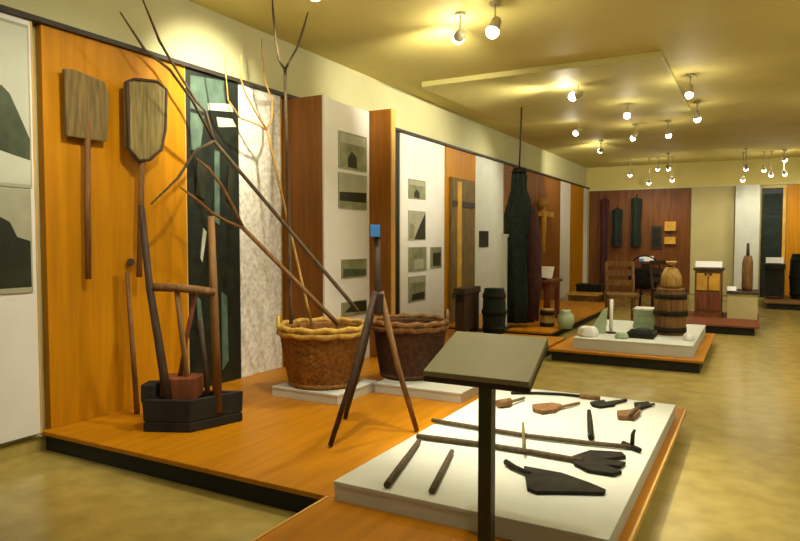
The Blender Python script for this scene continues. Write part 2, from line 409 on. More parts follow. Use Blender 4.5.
fork('short-tined yellow-brown hay fork lowest in the bundle, pointing at the press', M['brownwood'], P(338,324,y=4.76), (243,228),
     [[(236,212,-3.95),(222,186,-4.0),(208,168,-4.05),(196,158,-4.1)], [(228,222,-3.95),(212,213,-4.0),(196,199,-4.0),(180,187,-4.0)]], r=.019, hx=-3.95)
fork('slender yellow hay fork with thin upright tines before the speckled panel', M['yellowwood'], P(312,326,y=4.82), (267,130),
     [[(258,116,-4.1),(246,95,-4.12),(241,80,-4.12),(241,56,-4.1)], [(272,118,-4.1),(272,100,-4.1),(265,82,-4.1),(261,38,-4.1)], [(258,125,-4.1),(240,118,-4.14),(228,100,-4.15),(224,55,-4.12)]], r=.012, hx=-4.1)
fork('tall dark two-pronged hay fork standing upright before the first fin', M['smokedwood'], P(291,324,y=4.55), P(285,70,y=4.9),
     [[(279,60,-3.78),(276,42,-3.78),(273,10,-3.78),(272,-4,-3.78)], [(289,62,-3.75),(297,48,-3.72),(303,30,-3.7),(308,12,-3.7)]], r=.015)

# ------------------------------------------------------------------ tripod
ap = P(378, 300, y=3.95)
t = thing('wooden_tripod', 'tall wooden tripod with an upright mast between the baskets and the tool plinth', 'tripod', (ap.x, ap.y, .15))
tops = P(377, 238, y=3.95)
MB().tube([ap-Vector((0,0,.10)), ap, tops], [.026,.026,.022], 10).build('mast', M['darkwood'], t)
f1, f2, f3 = P(330,446,z=.158), P(345,418,z=.158), P(417,431,z=.158)
for f, m in ((f1, 'darkwood'), (f2, 'darkwood'), (f3, 'brownwood')):
    d = (f-ap).normalized()
    MB().tube([ap+Vector((d.x*.06, d.y*.06, .06)), ap.lerp(f,.5), f], [.024,.022,.017], 8).build('leg', M[m], t)
MB().obox(ap+Vector((0,0,-.02)), .09, .09, .14, .3).build('hub', M['darkwood'], t, .01)
o = MB().obox(tops+Vector((.0,0,.045)), .05, .05, .09, .3).build('top_cap', M['black'], t, .004)
o2 = MB().obox(tops+Vector((.005,-.035,.05)), .065, .012, .085, .45).build('tag_plate', M['blue'], t, .003); o2['label'] = 'bright blue tag on the mast top'

# ------------------------------------------------------------------ lectern sign
t = thing('lectern_sign', 'grey-green slanted lectern sign on a dark post in front of the tool plinth', 'lectern', (-.945, 2.46, .15))
MB().box(-.973, -.917, 2.432, 2.488, .158, 1.02).build('post', M['post'], t, .004)
MB().box(-1.07, -.82, 2.34, 2.58, .1505, .16).build('base_plate', M['post'], t, .003)
pa = [P(425,372,y=2.3), P(530,381,y=2.3), P(548,335,y=2.66), P(455,333,y=2.66)]
z0 = (pa[0].z+pa[1].z)/2; z1 = (pa[2].z+pa[3].z)/2
q = [Vector((-1.155,2.3,z0)), Vector((-.72,2.3,z0)), Vector((-.755,2.66,z1)), Vector((-1.17,2.66,z1))]
dn = Vector((0, .004, -.022))
MB().hull8([p+dn for p in q]+[p for p in q]).build('sign_panel', M['lect'], t, .002)
MB().hull8([p+dn*2+Vector((0,0,0)) for p in q]+[p+dn*1.05 for p in q]).build('tray', M['rail'], t)
MB().hull8([(-1.0,2.40,.98),(-.89,2.40,.98),(-.89,2.54,.98),(-1.0,2.54,.98),(-1.0,2.40,z0+.005),(-.89,2.40,z0+.005),(-.89,2.54,z0+.045),(-1.0,2.54,z0+.045)]).build('bracket', M['post'], t)

# ------------------------------------------------------------------ tools lying on the plinth
TZ = .2515
gt = 'old farm tools laid on the plinth'
def Q(u, v, dz=.018): return P(u, v, z=TZ+dz)
def poly(pts, th=.016, mb=None, dz=0): return (mb or MB()).prism([P(u, v, z=TZ+dz) for u, v in pts], (0, 0, th))
t = thing('wooden_rake', 'long thin-handled rake with upturned end, rear of the two long tools on the plinth', 'rake', Q(530,432,0), gt)
MB().tube([Q(432,420), Q(480,428), Q(530,436), Q(590,443), Q(632,447)], .0145, 8).build('shaft', M['smokedwood'], t)
e = Q(632,447); MB().tube([e+Vector((-.06,.05,0)), e+Vector((0,0,0)), e+Vector((.05,-.04,0))], .016, 8).build('head', M['iron'], t)
MB().tube([e, e+Vector((.0,.02,.07)), e+Vector((.01,.03,.10))], [.014,.012,.008], 8).build('tooth', M['iron'], t)
t = thing('digging_fork', 'long-handled fork with a black pronged head, nearer of the two long tools', 'fork', Q(530,450,0), gt)
MB().tube([Q(417,436), Q(480,444), Q(532,452), Q(582,461)], .017, 8).build('shaft', M['smokedwood'], t)
poly([(572,459),(590,453),(622,455),(626,459),(604,462),(626,465),(621,469),(605,468),(622,474),(614,477),(588,473),(574,466)], .02, dz=.002).build('fork_head', M['iron'], t, .003)
def stick(u0, v0, u1, v1, r, m, label, name='wooden_stake', group='short stakes on the plinth'):
    if r < .01: h = .044
    else: h = r*1.06
    t = MB().tube([Q(u0,v0,h), Q((u0+u1)/2,(v0+v1)/2,h), Q(u1,v1,h)], [r*.8, r, r*1.05], 8).build(name, M[m])
    tag(t, label, 'stake', group)
stick(419,441, 387,485, .018, 'smokedwood', 'short wooden stake at the plinth corner nearest the tripod leg')
stick(452,451, 432,491, .017, 'smokedwood', 'short wooden stake lying just left of the lectern post')
stick(589,411, 591,438, .018, 'iron', 'short thick dark stake lying beyond the long rake')
stick(523,423, 524,450, .009, 'oldwood', 'very thin short stake crossing the two long handles')
t = thing('spade', 'dark spade with long pointed leaf-shaped blade, nearest tool on the plinth', 'spade', Q(555,480,0), gt)
poly([(524,469),(540,472),(562,476),(590,486),(606,493),(604,496),(560,495),(536,495),(527,491)], .02).build('blade', M['iron'], t, .004)
MB().tube([Q(506,462), Q(514,467), Q(530,474)], [.0175,.016,.012], 8).build('socket', M['iron'], t)
# rear row of small tools
t = thing('sickle', 'thin dark sickle with curved tip in the rearmost row on the plinth', 'sickle', Q(545,394,0), gt)
MB().tube([Q(511,393,.012), Q(535,393,.012), Q(560,394,.012), Q(580,396,.012)], .011, 8).build('blade', M['iron'], t)
MB().tube([Q(580,396,.02), Q(590,397,.02), Q(600,398,.02)], .018, 8).build('handle', M['brownwood'], t)
t = thing('wooden_mallet', 'small brown mallet lying behind the lectern post', 'mallet', Q(508,403,0), gt)
MB().tube([Q(498,404,.03), Q(510,402,.03)], .032, 10).build('head', M['brownwood'], t)
MB().tube([Q(506,403,.03), Q(524,398,.018)], .012, 8).build('handle', M['oldwood'], t)
t = thing('hand_hoe', 'brown tool with thick blunt end and thin handle, mid rear of plinth', 'hoe', Q(552,408,0), gt)
poly([(532,408),(552,406),(562,408),(556,413),(542,415),(533,412)], .03).build('blade', M['brownwood'], t, .004)
MB().tube([Q(556,408,.02), Q(579,403,.016)], .012, 8).build('handle', M['brownwood'], t)
t = thing('pruning_hook', 'black two-lobed iron hook lying right of the brown hoe', 'hook', Q(606,403,0), gt)
poly([(590,404),(604,402),(606,404),(618,402),(614,407),(600,409),(592,407)], .02).build('blade', M['iron'], t, .003)
MB().tube([Q(612,403,.014), Q(626,400,.014)], .014, 8).build('handle', M['darkwood'], t)
t = thing('wood_block', 'chunky brown wooden clamp lying below the farthest right tools', 'clamp', Q(628,417,0), gt)
poly([(617,415),(630,414),(637,411),(640,416),(634,421),(618,420)], .035).build('jaw', M['brownwood'], t, .004)
MB().tube([Q(630,416,.04), Q(640,406,.03)], .014, 8).build('handle', M['darkwood'], t)
t = thing('iron_wedge', 'small dark iron wedge with a peg, rightmost on the plinth', 'wedge', Q(643,406,0), gt)
poly([(634,405),(648,404),(652,407),(642,410),(635,409)], .022).build('wedge_head', M['iron'], t, .003)
MB().tube([Q(646,406,.016), Q(654,404,.016)], .010, 8).build('peg', M['darkwood'], t)

# ------------------------------------------------------------------ objects farther along the left wall
# olive-brown door leaf leaning on its panel
a, b = P(451,185,x=-4.36), P(474,185,x=-4.36)
t = thing('wooden_door_leaf', 'olive-brown boarded door leaf with a pale stripe against the orange panel', 'door leaf', (-4.36, (a.y+b.y)/2, .15))
MB().box(-4.395, -4.34, a.y, b.y, .1505, 2.52).build('boards', M['oldwood'], t, .004)
s0 = P(457,200,x=-4.34).y; MB().box(-4.34, -4.32, s0, s0+.16, .2, 2.46).build('stripe_board', M['amber'], t)
for z in (.55, 2.05): MB().box(-4.34, -4.325, a.y+.03, b.y-.03, z, z+.09).build('batten', M['darkwood'], t)
# chest below it
def pixbox(u0, u1, v0, zb, v1, th, y=None):
    if y is None: y = P((u0+u1)/2, v1, z=zb).y
    x0 = P(u0, v1, y=y).x; x1 = P(u1, v1, y=y+th).x
    return x0, x1, y, y+th, P(u0, v0, y=y).z
def chest(label, u0, u1, v0, v1, zb, th, m, name='wooden_chest', cat='chest', lid=True):
    x0, x1, y0, y1, zt = pixbox(u0, u1, v0, zb, v1, th)
    t = thing(name, label, cat, ((x0+x1)/2, (y0+y1)/2, zb))
    zl = zt-.14*(zt-zb)
    MB().box(x0, x1, y0, y1, zb+.06, zl).build('body', M[m], t, .006)
    MB().box(x0-.02, x1+.02, y0-.02, y1+.02, zl, zt).build('lid', M[m], t, .01)
    for sx in (x0+.03, x1-.03):
        for sy in (y0+.03, y1-.03): MB().box(sx-.03, sx+.03, sy-.03, sy+.03, zb+.0005, zb+.06).build('foot', M['darkwood'], t)
    MB().box((x0+x1)/2-.04, (x0+x1)/2+.04, y0-.03, y0, zl-.1, zl).build('hasp', M['iron'], t)
    return t
chest('dark brown wooden chest on the wall platform below the door leaf', 455, 479, 288, 336, .15, .55, 'darkwood')
def barrel(label, u, v, zb, r, h, m, name='wooden_barrel', bulge=.12, hoops=3, lidm=None, group=None, staves=18):
    c = P(u, v, z=zb)
    t = thing(name, label, 'barrel', (c.x, c.y, zb), group)
    pr = [(r*(1+bulge*math.sin(PI*i/10)), h*i/10) for i in range(11)]
    MB().lathe([(r*(1+bulge*math.sin(PI*i/10)), .0005+(h-.0005)*i/10) for i in range(11)], (c.x, c.y, zb), staves*2, lambda j, k: -.006 if k % 2 else 0, smooth=False).build('staves', M[m], t)
    for q in range(hoops):
        f = .12+.76*q/max(1, hoops-1); rr = r*(1+bulge*math.sin(PI*f))
        MB().lathe([(rr+.001, h*f-.03), (rr+.014, h*f-.03), (rr+.014, h*f+.03), (rr+.001, h*f+.03)], (c.x, c.y, zb), 36, close=True).build('hoop', M['iron'], t)
    MB().lathe([(r*.96, h), (r*.96, h+.03), (r*.3, h+.035)], (c.x, c.y, zb), 28).build('lid', M[lidm or m], t)
    return t
barrel('dark green barrel beside the dark chest on the wall platform', 494, 333, .15, .15, .62, 'darkgreen')
# white post
c = P(504, 328, z=.15)
t = thing('marker_post', 'slim whitish post standing left of the hanging dark net', 'post', (c.x, c.y, .15))
MB().box(c.x-.035, c.x+.035, c.y-.035, c.y+.035, .17, 1.55).build('shaft', M['grey_white'], t)
MB().box(c.x-.1, c.x+.1, c.y-.1, c.y+.1, .1505, .17).build('base', M['kick'], t)
MB().box(c.x-.05, c.x+.05, c.y-.05, c.y+.05, 1.55, 1.59).build('cap', M['grey_white'], t)
# hanging net bundle
c = P(518, 326, z=.15)
def yz(v): return P(518, v, y=c.y).z
t = thing('fishing_net', 'tall dark green net bundle hanging on a cord from the ceiling', 'net', (c.x, c.y, yz(322)))
prof = [(.03, yz(168)), (.09, yz(176)), (.10, yz(190)), (.15, yz(200)), (.19, yz(215)), (.21, yz(240)), (.21, yz(270)), (.22, yz(300)), (.20, yz(322))]
mb = MB().lathe(prof[::-1], (c.x, c.y, 0), 28, lambda j, k: .04*math.sin(k*1.8+j*.9)+.02*math.sin(k*3.1+j)+.02*math.sin(k*.45+j*1.7))
mb.build('net_folds', M['darkgreen'], t)
MB().tube([(c.x+.19, c.y+.02, yz(205)), (c.x+.24, c.y, yz(240)), (c.x+.25, c.y, yz(280)), (c.x+.22, c.y, yz(318))], [.06,.11,.12,.1], 12).build('side_fold', M['maroon'], t)
MB().tube([(c.x, c.y, yz(170)), (c.x+.03, c.y, CZ)], .014, 6).build('cord', M['rail'], t)
MB().lathe([(.1, yz(172)-.02), (.13, yz(172)), (.1, yz(172)+.02), (.08, yz(172))], (c.x, c.y, 0), 20, close=True).build('ring', M['iron'], t)

# yellow wooden rake/figure on brown panel, table with label board
a = P(545,240,x=-4.37)
t = thing('wooden_figure', 'pale yellow carved wooden tool mounted upright on the long brown panel', 'tool', (-4.37, a.y, P(545,255,x=-4.37).z))
MB().tube([P(543,253,x=-4.31), P(544,215,x=-4.31), P(543,203,x=-4.31)], [.05,.07,.05], 8).build('shaft', M['amber'], t)
MB().box(-4.399, -4.28, a.y-.45, a.y+.4, P(543,214,x=-4.36).z-.06, P(543,214,x=-4.36).z+.06).build('crosspiece', M['amber'], t)
MB().lathe([(.04,-.1),(.12,-.05),(.13,.03),(.05,.1)], P(543,203,x=-4.25), 12).build('knob', M['yellowwood'], t)

def table(label, u0, u1, v0, v1, zb, th, m, name='wooden_table', cat='table', topm=None):
    x0, x1, y0, y1, zt = pixbox(u0, u1, v0, zb, v1, th)
    t = thing(name, label, cat, ((x0+x1)/2, (y0+y1)/2, zb))
    MB().box(x0, x1, y0, y1, zt-.05, zt).build('tabletop', M[topm or m], t, .005)
    MB().box(x0+.05, x1-.05, y0+.05, y1-.05, zt-.16, zt-.05).build('apron', M[m], t)
    for sx in (x0+.07, x1-.07):
        for sy in (y0+.07, y1-.07): MB().box(sx-.035, sx+.035, sy-.035, sy+.035, zb+.0005, zt-.05).build('leg', M[m], t)
    return (x0, x1, y0, y1, zt)
x0, x1, y0, y1, zt = table('dark red wooden table on the wall platform right of the net', 531, 562, 280, 322, .15, .7, 'redwood')
t = thing('label_board', 'white slanted label board on the dark red table', 'label', ((x0+x1)/2, y0+.2, zt))
MB().hull8([(x0-.1,y0+.1,zt+.03),(x1-.02,y0+.1,zt+.03),(x1-.02,y0+.12,zt+.03),(x0-.1,y0+.12,zt+.03),(x0-.1,y0+.24,zt+.22),(x1-.02,y0+.24,zt+.22),(x1-.02,y0+.26,zt+.22),(x0-.1,y0+.26,zt+.22)]).build('card', M['label'], t)
MB().box(x0+.02, x1-.12, y0+.08, y0+.2, zt+.0005, zt+.04).build('stand', M['kick'], t)
barrel('small pale brown tub on the wall platform in front of the dark red table', 547, 326, .15, .10, .24, 'yellowwood', name='wooden_tub', bulge=-.05, hoops=2)

# far bench with dark boxes near the corner: on floor
table('long low beige bench in the far left corner before the orange panel', 566, 603, 293, 304, 0, .6, 'brownwood', name='bench', cat='bench', topm='amber')
x0, x1, y0, y1, zt = pixbox(572, 603, 281, 0, 312, .6)
chest('long black wooden trough in the far left corner behind the bench', 576, 604, 284, 301.5, 0, .4, 'black', name='wooden_trough', cat='trough')

# ------------------------------------------------------------------ island models and exhibits
IZ = .2905
gi = 'small models on the island plinth'
def lump(name, label, u, v, w, d, h, m, cat, sd):
    c = P(u, v, z=IZ)
    mb = MB(); rr = random.Random(sd)
    n = 14; ph = [rr.uniform(-.16, .16) for _ in range(n)]
    mb.lathe([(w/2*(1-.12*k), h*f) for k, f in ((0, .001), (-.6, .3), (.8, .7), (3.2, .95))], (0, 0, 0), n, lambda j, k: w/2*ph[k])
    for vv in mb.bm.verts: vv.co.y *= d/w; vv.co += Vector((c.x, c.y+d/2, IZ))
    tag(mb.build(name, M[m], None, .01), label, cat, gi)
lump('plaster_model', 'whitish lumpy model at the front left of the island plinth', 586, 337, .24, .2, .13, 'label', 'model', 1)
lump('plaster_model', 'flat pale green lump just right of the slim white rod', 620, 339, .15, .14, .08, 'green', 'model', 2)
lump('stone_model', 'tiny white lump at the right front end of the island plinth', 688, 341, .12, .12, .09, 'label', 'model', 3)
# leaning pale green slab and crate
c = P(604, 335, z=IZ)
t = thing('slab_model', 'pale green triangular slab model leaning left of the slim white rod', 'model', (c.x, c.y, IZ), gi)
MB().prism([(c.x-.22, c.y+.12, IZ+.001), (c.x-.01, c.y+.12, IZ+.001), (c.x-.01, c.y+.22, IZ+.33), (c.x-.06, c.y+.21, IZ+.30)], (0, .05, 0)).build('slab', M['green'], t)
MB().box(c.x-.09, c.x-.05, c.y+.26, c.y+.36, IZ+.0005, IZ+.16).build('prop', M['darkwood'], t)
c = P(643, 333, z=IZ)
t = thing('crate', 'pale green crate at the rear middle of the island plinth', 'crate', (c.x, c.y+.3, IZ))
x0, x1, y0, y1 = c.x-.17, c.x+.13, c.y+.28, c.y+.62
MB().box(x0+.01, x1-.01, y0+.01, y1-.01, IZ+.0005, IZ+.26).build('crate_body', M['green'], t)
for zz in (.02, .105, .19):
    MB().box(x0, x1, y0, y1, IZ+zz, IZ+zz+.07).build('side_boards', M['green'], t, .004)
MB().box(x0-.01, x1+.01, y0-.01, y1+.01, IZ+.2605, IZ+.285).build('crate_lid', M['grey_white'], t, .004)
c = P(564, 329, z=.15)
t = MB(); t.lathe([(.10,.001),(.13,.1),(.12,.2),(.07,.25),(.08,.28)], (c.x, c.y+.1, .15), 20)
tag(t.build('clay_jug', M['green']), 'pale greenish jug standing on the orange island deck left of the plinth', 'jug')
c = P(611, 333, z=IZ)
t = thing('marker_rod', 'slim white rod standing upright among the island models', 'rod', (c.x, c.y, IZ))
MB().tube([(c.x, c.y, IZ+.012), (c.x, c.y, IZ+.44)], .022, 8).build('rod', M['label'], t)
MB().lathe([(.07, 0.0005), (.07, .012), (.02, .016)], (c.x, c.y, IZ), 16).build('foot', M['kick'], t)
c = P(656, 339.5, z=IZ)
t = thing('shallow_tray', 'flat black tray with a dark green load in front of the pale green crate', 'tray', (c.x, c.y, IZ))
MB().box(c.x-.34, c.x-.03, c.y-.02, c.y+.34, IZ+.0005, IZ+.03).build('tray_base', M['black'], t)
for b in ((c.x-.34, c.x-.03, c.y-.02, c.y), (c.x-.34, c.x-.03, c.y+.32, c.y+.34), (c.x-.34, c.x-.32, c.y, c.y+.32), (c.x-.05, c.x-.03, c.y, c.y+.32)):
    MB().box(*b, IZ+.03, IZ+.07).build('tray_side', M['black'], t)
MB().lathe([(.12, .03), (.13, .06), (.08, .1), (.02, .115)], (c.x-.185, c.y+.16, IZ), 14, lambda j, k: .015*math.sin(k*2.3+j)).build('load', M['darkgreen'], t)
# spinning-chair like exhibits
def chair(label, u, v, zb, w, d, hs, hb, m, seatm=None, rz=.3):
    c = P(u, v, z=zb)
    t = thing('wooden_chair', label, 'chair', (c.x, c.y, zb), 'old wooden chairs among the far exhibits')
    R = Matrix.Rotation(rz, 3, 'Z')
    def W(a, b, z): return Vector((c.x, c.y, zb+z)) + R @ Vector((a, b, 0))
    for sx in (-1, 1):
        MB().tube([W(sx*w/2, -d/2, .001), W(sx*w/2, -d/2, hs)], .028, 8).build('leg', M[m], t)
        MB().tube([W(sx*w/2, d/2, .001), W(sx*w/2, d/2, hs), W(sx*w/2, d/2+.1, hb)], .028, 8).build('leg', M[m], t)
        MB().tube([W(sx*w/2, -d/2, hs*.4), W(sx*w/2, d/2, hs*.4)], .016, 6).build('stretcher', M[m], t)
    o = MB().obox(W(0, 0, hs), w+.08, d+.08, .05, rz); o.build('seat', M[seatm or m], t, .01)
    for f in (.35, .65, .95):
        z = hs+(hb-hs)*f; b = d/2+.1*f
        MB().obox(W(0, b, z), w, .03, .09, rz).build('back_rail', M[m], t)
chair('brown wooden chair standing on the island left of the tall churn', 621, 322, .15, .42, .4, .45, .98, 'brownwood')
# tall churn with pale cloth top
barrel('stout brown wooden barrel at the right end of the island plinth', 670, 334, IZ, .175, .56, 'brownwood')
c = P(670, 334, z=IZ)
t = thing('grain_sack', 'pale yellowish sack tied at the top, sitting on the stout brown barrel', 'sack', (c.x, c.y, IZ+.596))
MB().lathe([(.10,.0),(.125,.05),(.12,.15),(.08,.24),(.04,.27)], (c.x, c.y, IZ+.5965), 26, lambda j, k: .008*math.sin(k*2.1+j)).build('sack_body', M['yellowwood'], t)
MB().lathe([(.035,.27),(.05,.275),(.05,.285),(.04,.29)], (c.x, c.y, IZ+.5965), 16).build('tie', M['redwood'], t)
MB().lathe([(.035,.29),(.07,.33),(.06,.345)], (c.x, c.y, IZ+.5965), 16, lambda j, k: .008*math.sin(k*2.1)).build('sack_neck', M['yellowwood'], t)
chair('dark wooden chair behind the island, right of the black cauldron', 668, 312, .0, .45, .42, .46, 1.05, 'darkwood', rz=.8)
c = P(644, 306, z=0)
t = thing('iron_cauldron', 'black iron cauldron on a stand behind the island models', 'cauldron', (c.x, c.y, 0))
MB().lathe([(.05,.36),(.22,.40),(.34,.55),(.35,.7),(.30,.82),(.33,.86),(.29,.86),(.26,.8),(.1,.5)], (c.x, c.y, 0), 26).build('pot', M['black'], t)
for k in range(3):
    a = 2*PI*k/3+.4; MB().tube([(c.x+.36*math.cos(a), c.y+.36*math.sin(a), .001), (c.x+.24*math.cos(a), c.y+.24*math.sin(a), .46)], .025, 8).build('leg', M['iron'], t)
MB().tube([(c.x+.33*math.cos(q), c.y, .84+.3*math.sin(q)) for q in [PI*i/10 for i in range(11)]], .014, 6).build('handle', M['iron'], t)

# loom-like cupboard on the reddish platform with white sign on top
x0, x1, y0, y1, zt = pixbox(694, 722, 268, .15, 317, .45)
t = thing('cupboard', 'brown wooden cupboard with amber doors on the reddish platform', 'cupboard', ((x0+x1)/2, (y0+y1)/2, .15))
MB().box(x0, x1, y0, y1, .22, zt-.04).build('carcass', M['brownwood'], t, .006)
MB().box(x0-.03, x1+.03, y0-.03, y1+.02, zt-.04, zt).build('cornice', M['darkwood'], t, .006)
MB().box(x0-.01, x1+.01, y0-.01, y1, .1505, .22).build('plinth_base', M['redwood'], t)
xm = (x0+x1)/2
for s, (p0, p1) in enumerate(((x0+.03, xm-.01), (xm+.01, x1-.03))):
    d = MB().box(p0, p1, y0-.02, y0, .62, zt-.09).build('door', M['amber'], t, .004)
    MB().lathe([(.012,-.02),(.02,0),(.012,.02)], ((p1-.03 if s == 0 else p0+.03), y0-.03, .9), 10).build('knob', M['iron'], d)
    MB().box(p0, p1, y0-.02, y0, .27, .58).build('drawer', M['redwood'], t, .004)
t = thing('label_sign', 'bright white label sign standing on the brown cupboard', 'sign', (xm, y0+.1, zt), 'bright white label signs')
MB().box(x0+.06, x1-.03, y0+.06, y0+.14, zt+.0005, zt+.015).build('foot', M['rail'], t)
MB().hull8([(x0-.0,y0+.06,zt+.015),(x1,y0+.06,zt+.015),(x1,y0+.08,zt+.015),(x0,y0+.08,zt+.015),(x0,y0+.1,zt+.12),(x1,y0+.1,zt+.12),(x1,y0+.12,zt+.12),(x0,y0+.12,zt+.12)]).build('card', M['label'], t)

# beige glazed plinth with rod
x0, x1, y0, y1, zt = pixbox(727, 757, 292, .15, 319, .9)
t = thing('display_plinth', 'beige box plinth with a dark cap on the reddish platform', 'plinth', ((x0+x1)/2, (y0+y1)/2, .15))
MB().box(x0, x1, y0, y1, .1505, zt-.03).build('plinth_body', M['backcream'], t)
MB().box(x0-.02, x1+.02, y0-.02, y1+.02, zt-.03, zt).build('plinth_top', M['darkwood'], t)
xb0, xb1, yb0, ztb = x0, x1, y0, zt
t = thing('label_sign', 'little white label sign at the left end of the beige plinth', 'sign', (x0+.06, y0+.1, zt), 'bright white label signs')
MB().hull8([(x0-.01,y0+.05,zt+.02),(x0+.13,y0+.05,zt+.02),(x0+.13,y0+.15,zt+.02),(x0-.01,y0+.15,zt+.02),(x0-.01,y0+.09,zt+.09),(x0+.13,y0+.09,zt+.09),(x0+.13,y0+.16,zt+.09),(x0-.01,y0+.16,zt+.09)]).build('card', M['label'], t)
MB().box(x0+.03, x0+.09, y0+.06, y0+.13, zt+.0005, zt+.02).build('foot', M['rail'], t)
cx = P(747, 290, y=y0+.5).x
t = thing('wooden_post_tool', 'upright dark brown wooden beater standing on the beige plinth', 'tool', (cx, y0+.5, zt))
MB().lathe([(.07,.0005),(.09,.06),(.085,.5),(.06,.62)], (cx, y0+.5, zt), 14).build('beater_body', M['brownwood'], t)
MB().tube([(cx, y0+.5, zt+.6), (cx, y0+.5, zt+.84)], [.03,.022], 8).build('grip', M['darkwood'], t)

# ------------------------------------------------------------------ back wall
def bx(u): return P(u, 240, y=BY-.03).x
def bz(v, u=650): return P(u, v, y=BY-.03).z
gb = 'panels on the back wall'
def bpanel(name, u0, u1, v0, v1, m, label, y=BY-.05, cat='panel'):
    o = MB().box(bx(u0), bx(u1), y, BY-.0005, bz(v1, (u0+u1)/2), bz(v0, (u0+u1)/2)).build(name, M[m], None, .004)
    tag(o, label, cat, gb); return o
X0 = -4.36
o = MB().box(X0, bx(690), BY-.05, BY-.0005, .02, 2.93).build('plywood_display_board', M['plyback']); tag(o, 'wide dark brown wooden panel covering the left part of the back wall', 'panel', gb)
o = MB().box(bx(690)+.02, bx(734), BY-.03, BY-.0005, .02, 2.93).build('cream_display_board', M['backcream']); tag(o, 'plain cream panel on the back wall right of the brown one', 'panel', gb)
o = MB().box(bx(735), bx(759), BY-.32, BY-.0005, .0005, 2.93).build('white_pier', M['grey_white']); tag(o, 'whitish pier standing out of the back wall beside the dark doorway', 'pier', gb)
# doorway: dark door leaf with frame
t = thing('door_1', 'dark glazed door with a pale side jamb in the back wall', 'door', (bx(771), BY-.03, 0)); t['kind'] = 'structure'
MB().box(bx(761), bx(782), BY-.06, BY-.001, .0005, 2.85).build('door_frame', M['ph_base'], t)
MB().box(bx(763), bx(781), BY-.08, BY-.06, 2.15, 2.7).build('transom_glass', M['darkgreen'], t)
MB().box(bx(763), bx(781), BY-.08, BY-.06, .03, 2.1).build('door_leaf', M['darkgreen'], t)
MB().box(bx(782), bx(785), BY-.1, BY-.001, .0005, 2.85).build('jamb', M['amber'], t)
o = MB().box(bx(786), bx(786)+1.6, BY-.05, BY-.0005, .02, 2.93).build('plywood_display_board', M['ply']); tag(o, 'orange plywood panel at the right edge beyond the dark door', 'panel', gb)
gc = 'dark garments on the brown back panel'
def garment(label, u, v0, v1, w, m):
    yy = BY-.19; x = P(u, (v0+v1)/2, y=yy).x; za, zb_ = P(u, v0, y=yy).z, P(u, v1, y=yy).z
    t = thing('hanging_garment', label, 'garment', (x, yy, zb_), gc)
    n = 20; mb = MB(); rings = []
    prof = [(.08, za), (.5, za-.06), (.5, za-.25), (.42, (za+zb_)/2), (.5, zb_)]
    hgt = []
    for r, z in prof[::-1]:
        hgt.append([(x+w*r*math.cos(2*PI*k/n), yy+(.07+.018*math.sin(k*1.9))*math.sin(2*PI*k/n), z) for k in range(n)])
    rs = [[mb.bm.verts.new(p) for p in ring_] for ring_ in hgt]
    for a, b in zip(rs, rs[1:]):
        for k in range(n): mb._f([a[k], a[(k+1)%n], b[(k+1)%n], b[k]])
    mb._f(rs[0][::-1]); mb._f(rs[-1]); mb.build('cloth', M[m], t)
    for s in ():
        MB().tube([(x+s*w*.42, yy, za-.09), (x+s*w*.62, yy, za-.4), (x+s*w*.6, yy, za-.62)], [.06,.055,.045], 8).build('sleeve', M[m], t)
    MB().tube([(x, yy, za-.02), (x, yy+.02, za+.07), (x, BY-.056, za+.08)], .01, 6).build('hook', M['rail'], t)
garment('long dark maroon garment hanging leftmost on the brown back panel', 604, 198, 285, .24, 'maroon')
garment('shorter black-green garment hanging between the maroon and long one', 617, 208, 246, .30, 'darkgreen')
garment('long narrow dark green garment hanging at the middle of the brown back panel', 636, 197, 246, .30, 'darkgreen')
yy = BY-.05
t = thing('picture', 'small upright black picture on the right half of the brown back panel', 'picture', (bx(656), yy, bz(249)))
MB().box(bx(651), bx(662), yy-.03, yy-.0005, bz(249), bz(226)).build('picture_frame', M['rail'], t)
MB().box(bx(652.5), bx(660.5), yy-.036, yy-.03, bz(247), bz(228)).build('print', M['black'], t)
t = thing('wall_shelf', 'amber two-tier wall shelf right of the small black picture', 'shelf', (bx(670), yy, bz(245)))
for va, vb in ((222, 231), (237, 244)):
    MB().box(bx(665), bx(676), yy-.12, yy-.0005, bz(vb), bz(va)).build('shelf_box', M['amber'], t, .004)
MB().box(bx(669.5), bx(671.5), yy-.05, yy-.0005, bz(237), bz(231)).build('bracket', M['darkwood'], t)
# showcase/cabinet stand under the label signs in the far middle
x0, x1, y0, y1, zt = pixbox(638, 655, 262, 0, 296, .5)
t = thing('side_table', 'narrow dark side table before the brown back panel under a white sign', 'table', ((x0+x1)/2, (y0+y1)/2, 0))
MB().box(x0, x1, y0, y1, zt-.05, zt).build('tabletop', M['redwood'], t)
for sx in (x0+.04, x1-.04):
    for sy in (y0+.04, y1-.04): MB().box(sx-.03, sx+.03, sy-.03, sy+.03, .0005, zt-.05).build('leg', M['redwood'], t)
MB().box(x0+.05, x1-.05, y0+.05, y1-.05, zt-.3, zt-.05).build('drawer_box', M['darkwood'], t)
t = thing('label_sign', 'white label sign with blue end on the narrow dark side table', 'sign', ((x0+x1)/2, y0+.1, zt), 'bright white label signs')
MB().hull8([(x0,y0+.05,zt+.02),(x1,y0+.05,zt+.02),(x1,y0+.07,zt+.02),(x0,y0+.07,zt+.02),(x0,y0+.13,zt+.16),(x1,y0+.13,zt+.16),(x1,y0+.15,zt+.16),(x0,y0+.15,zt+.16)]).build('card', M['label'], t)
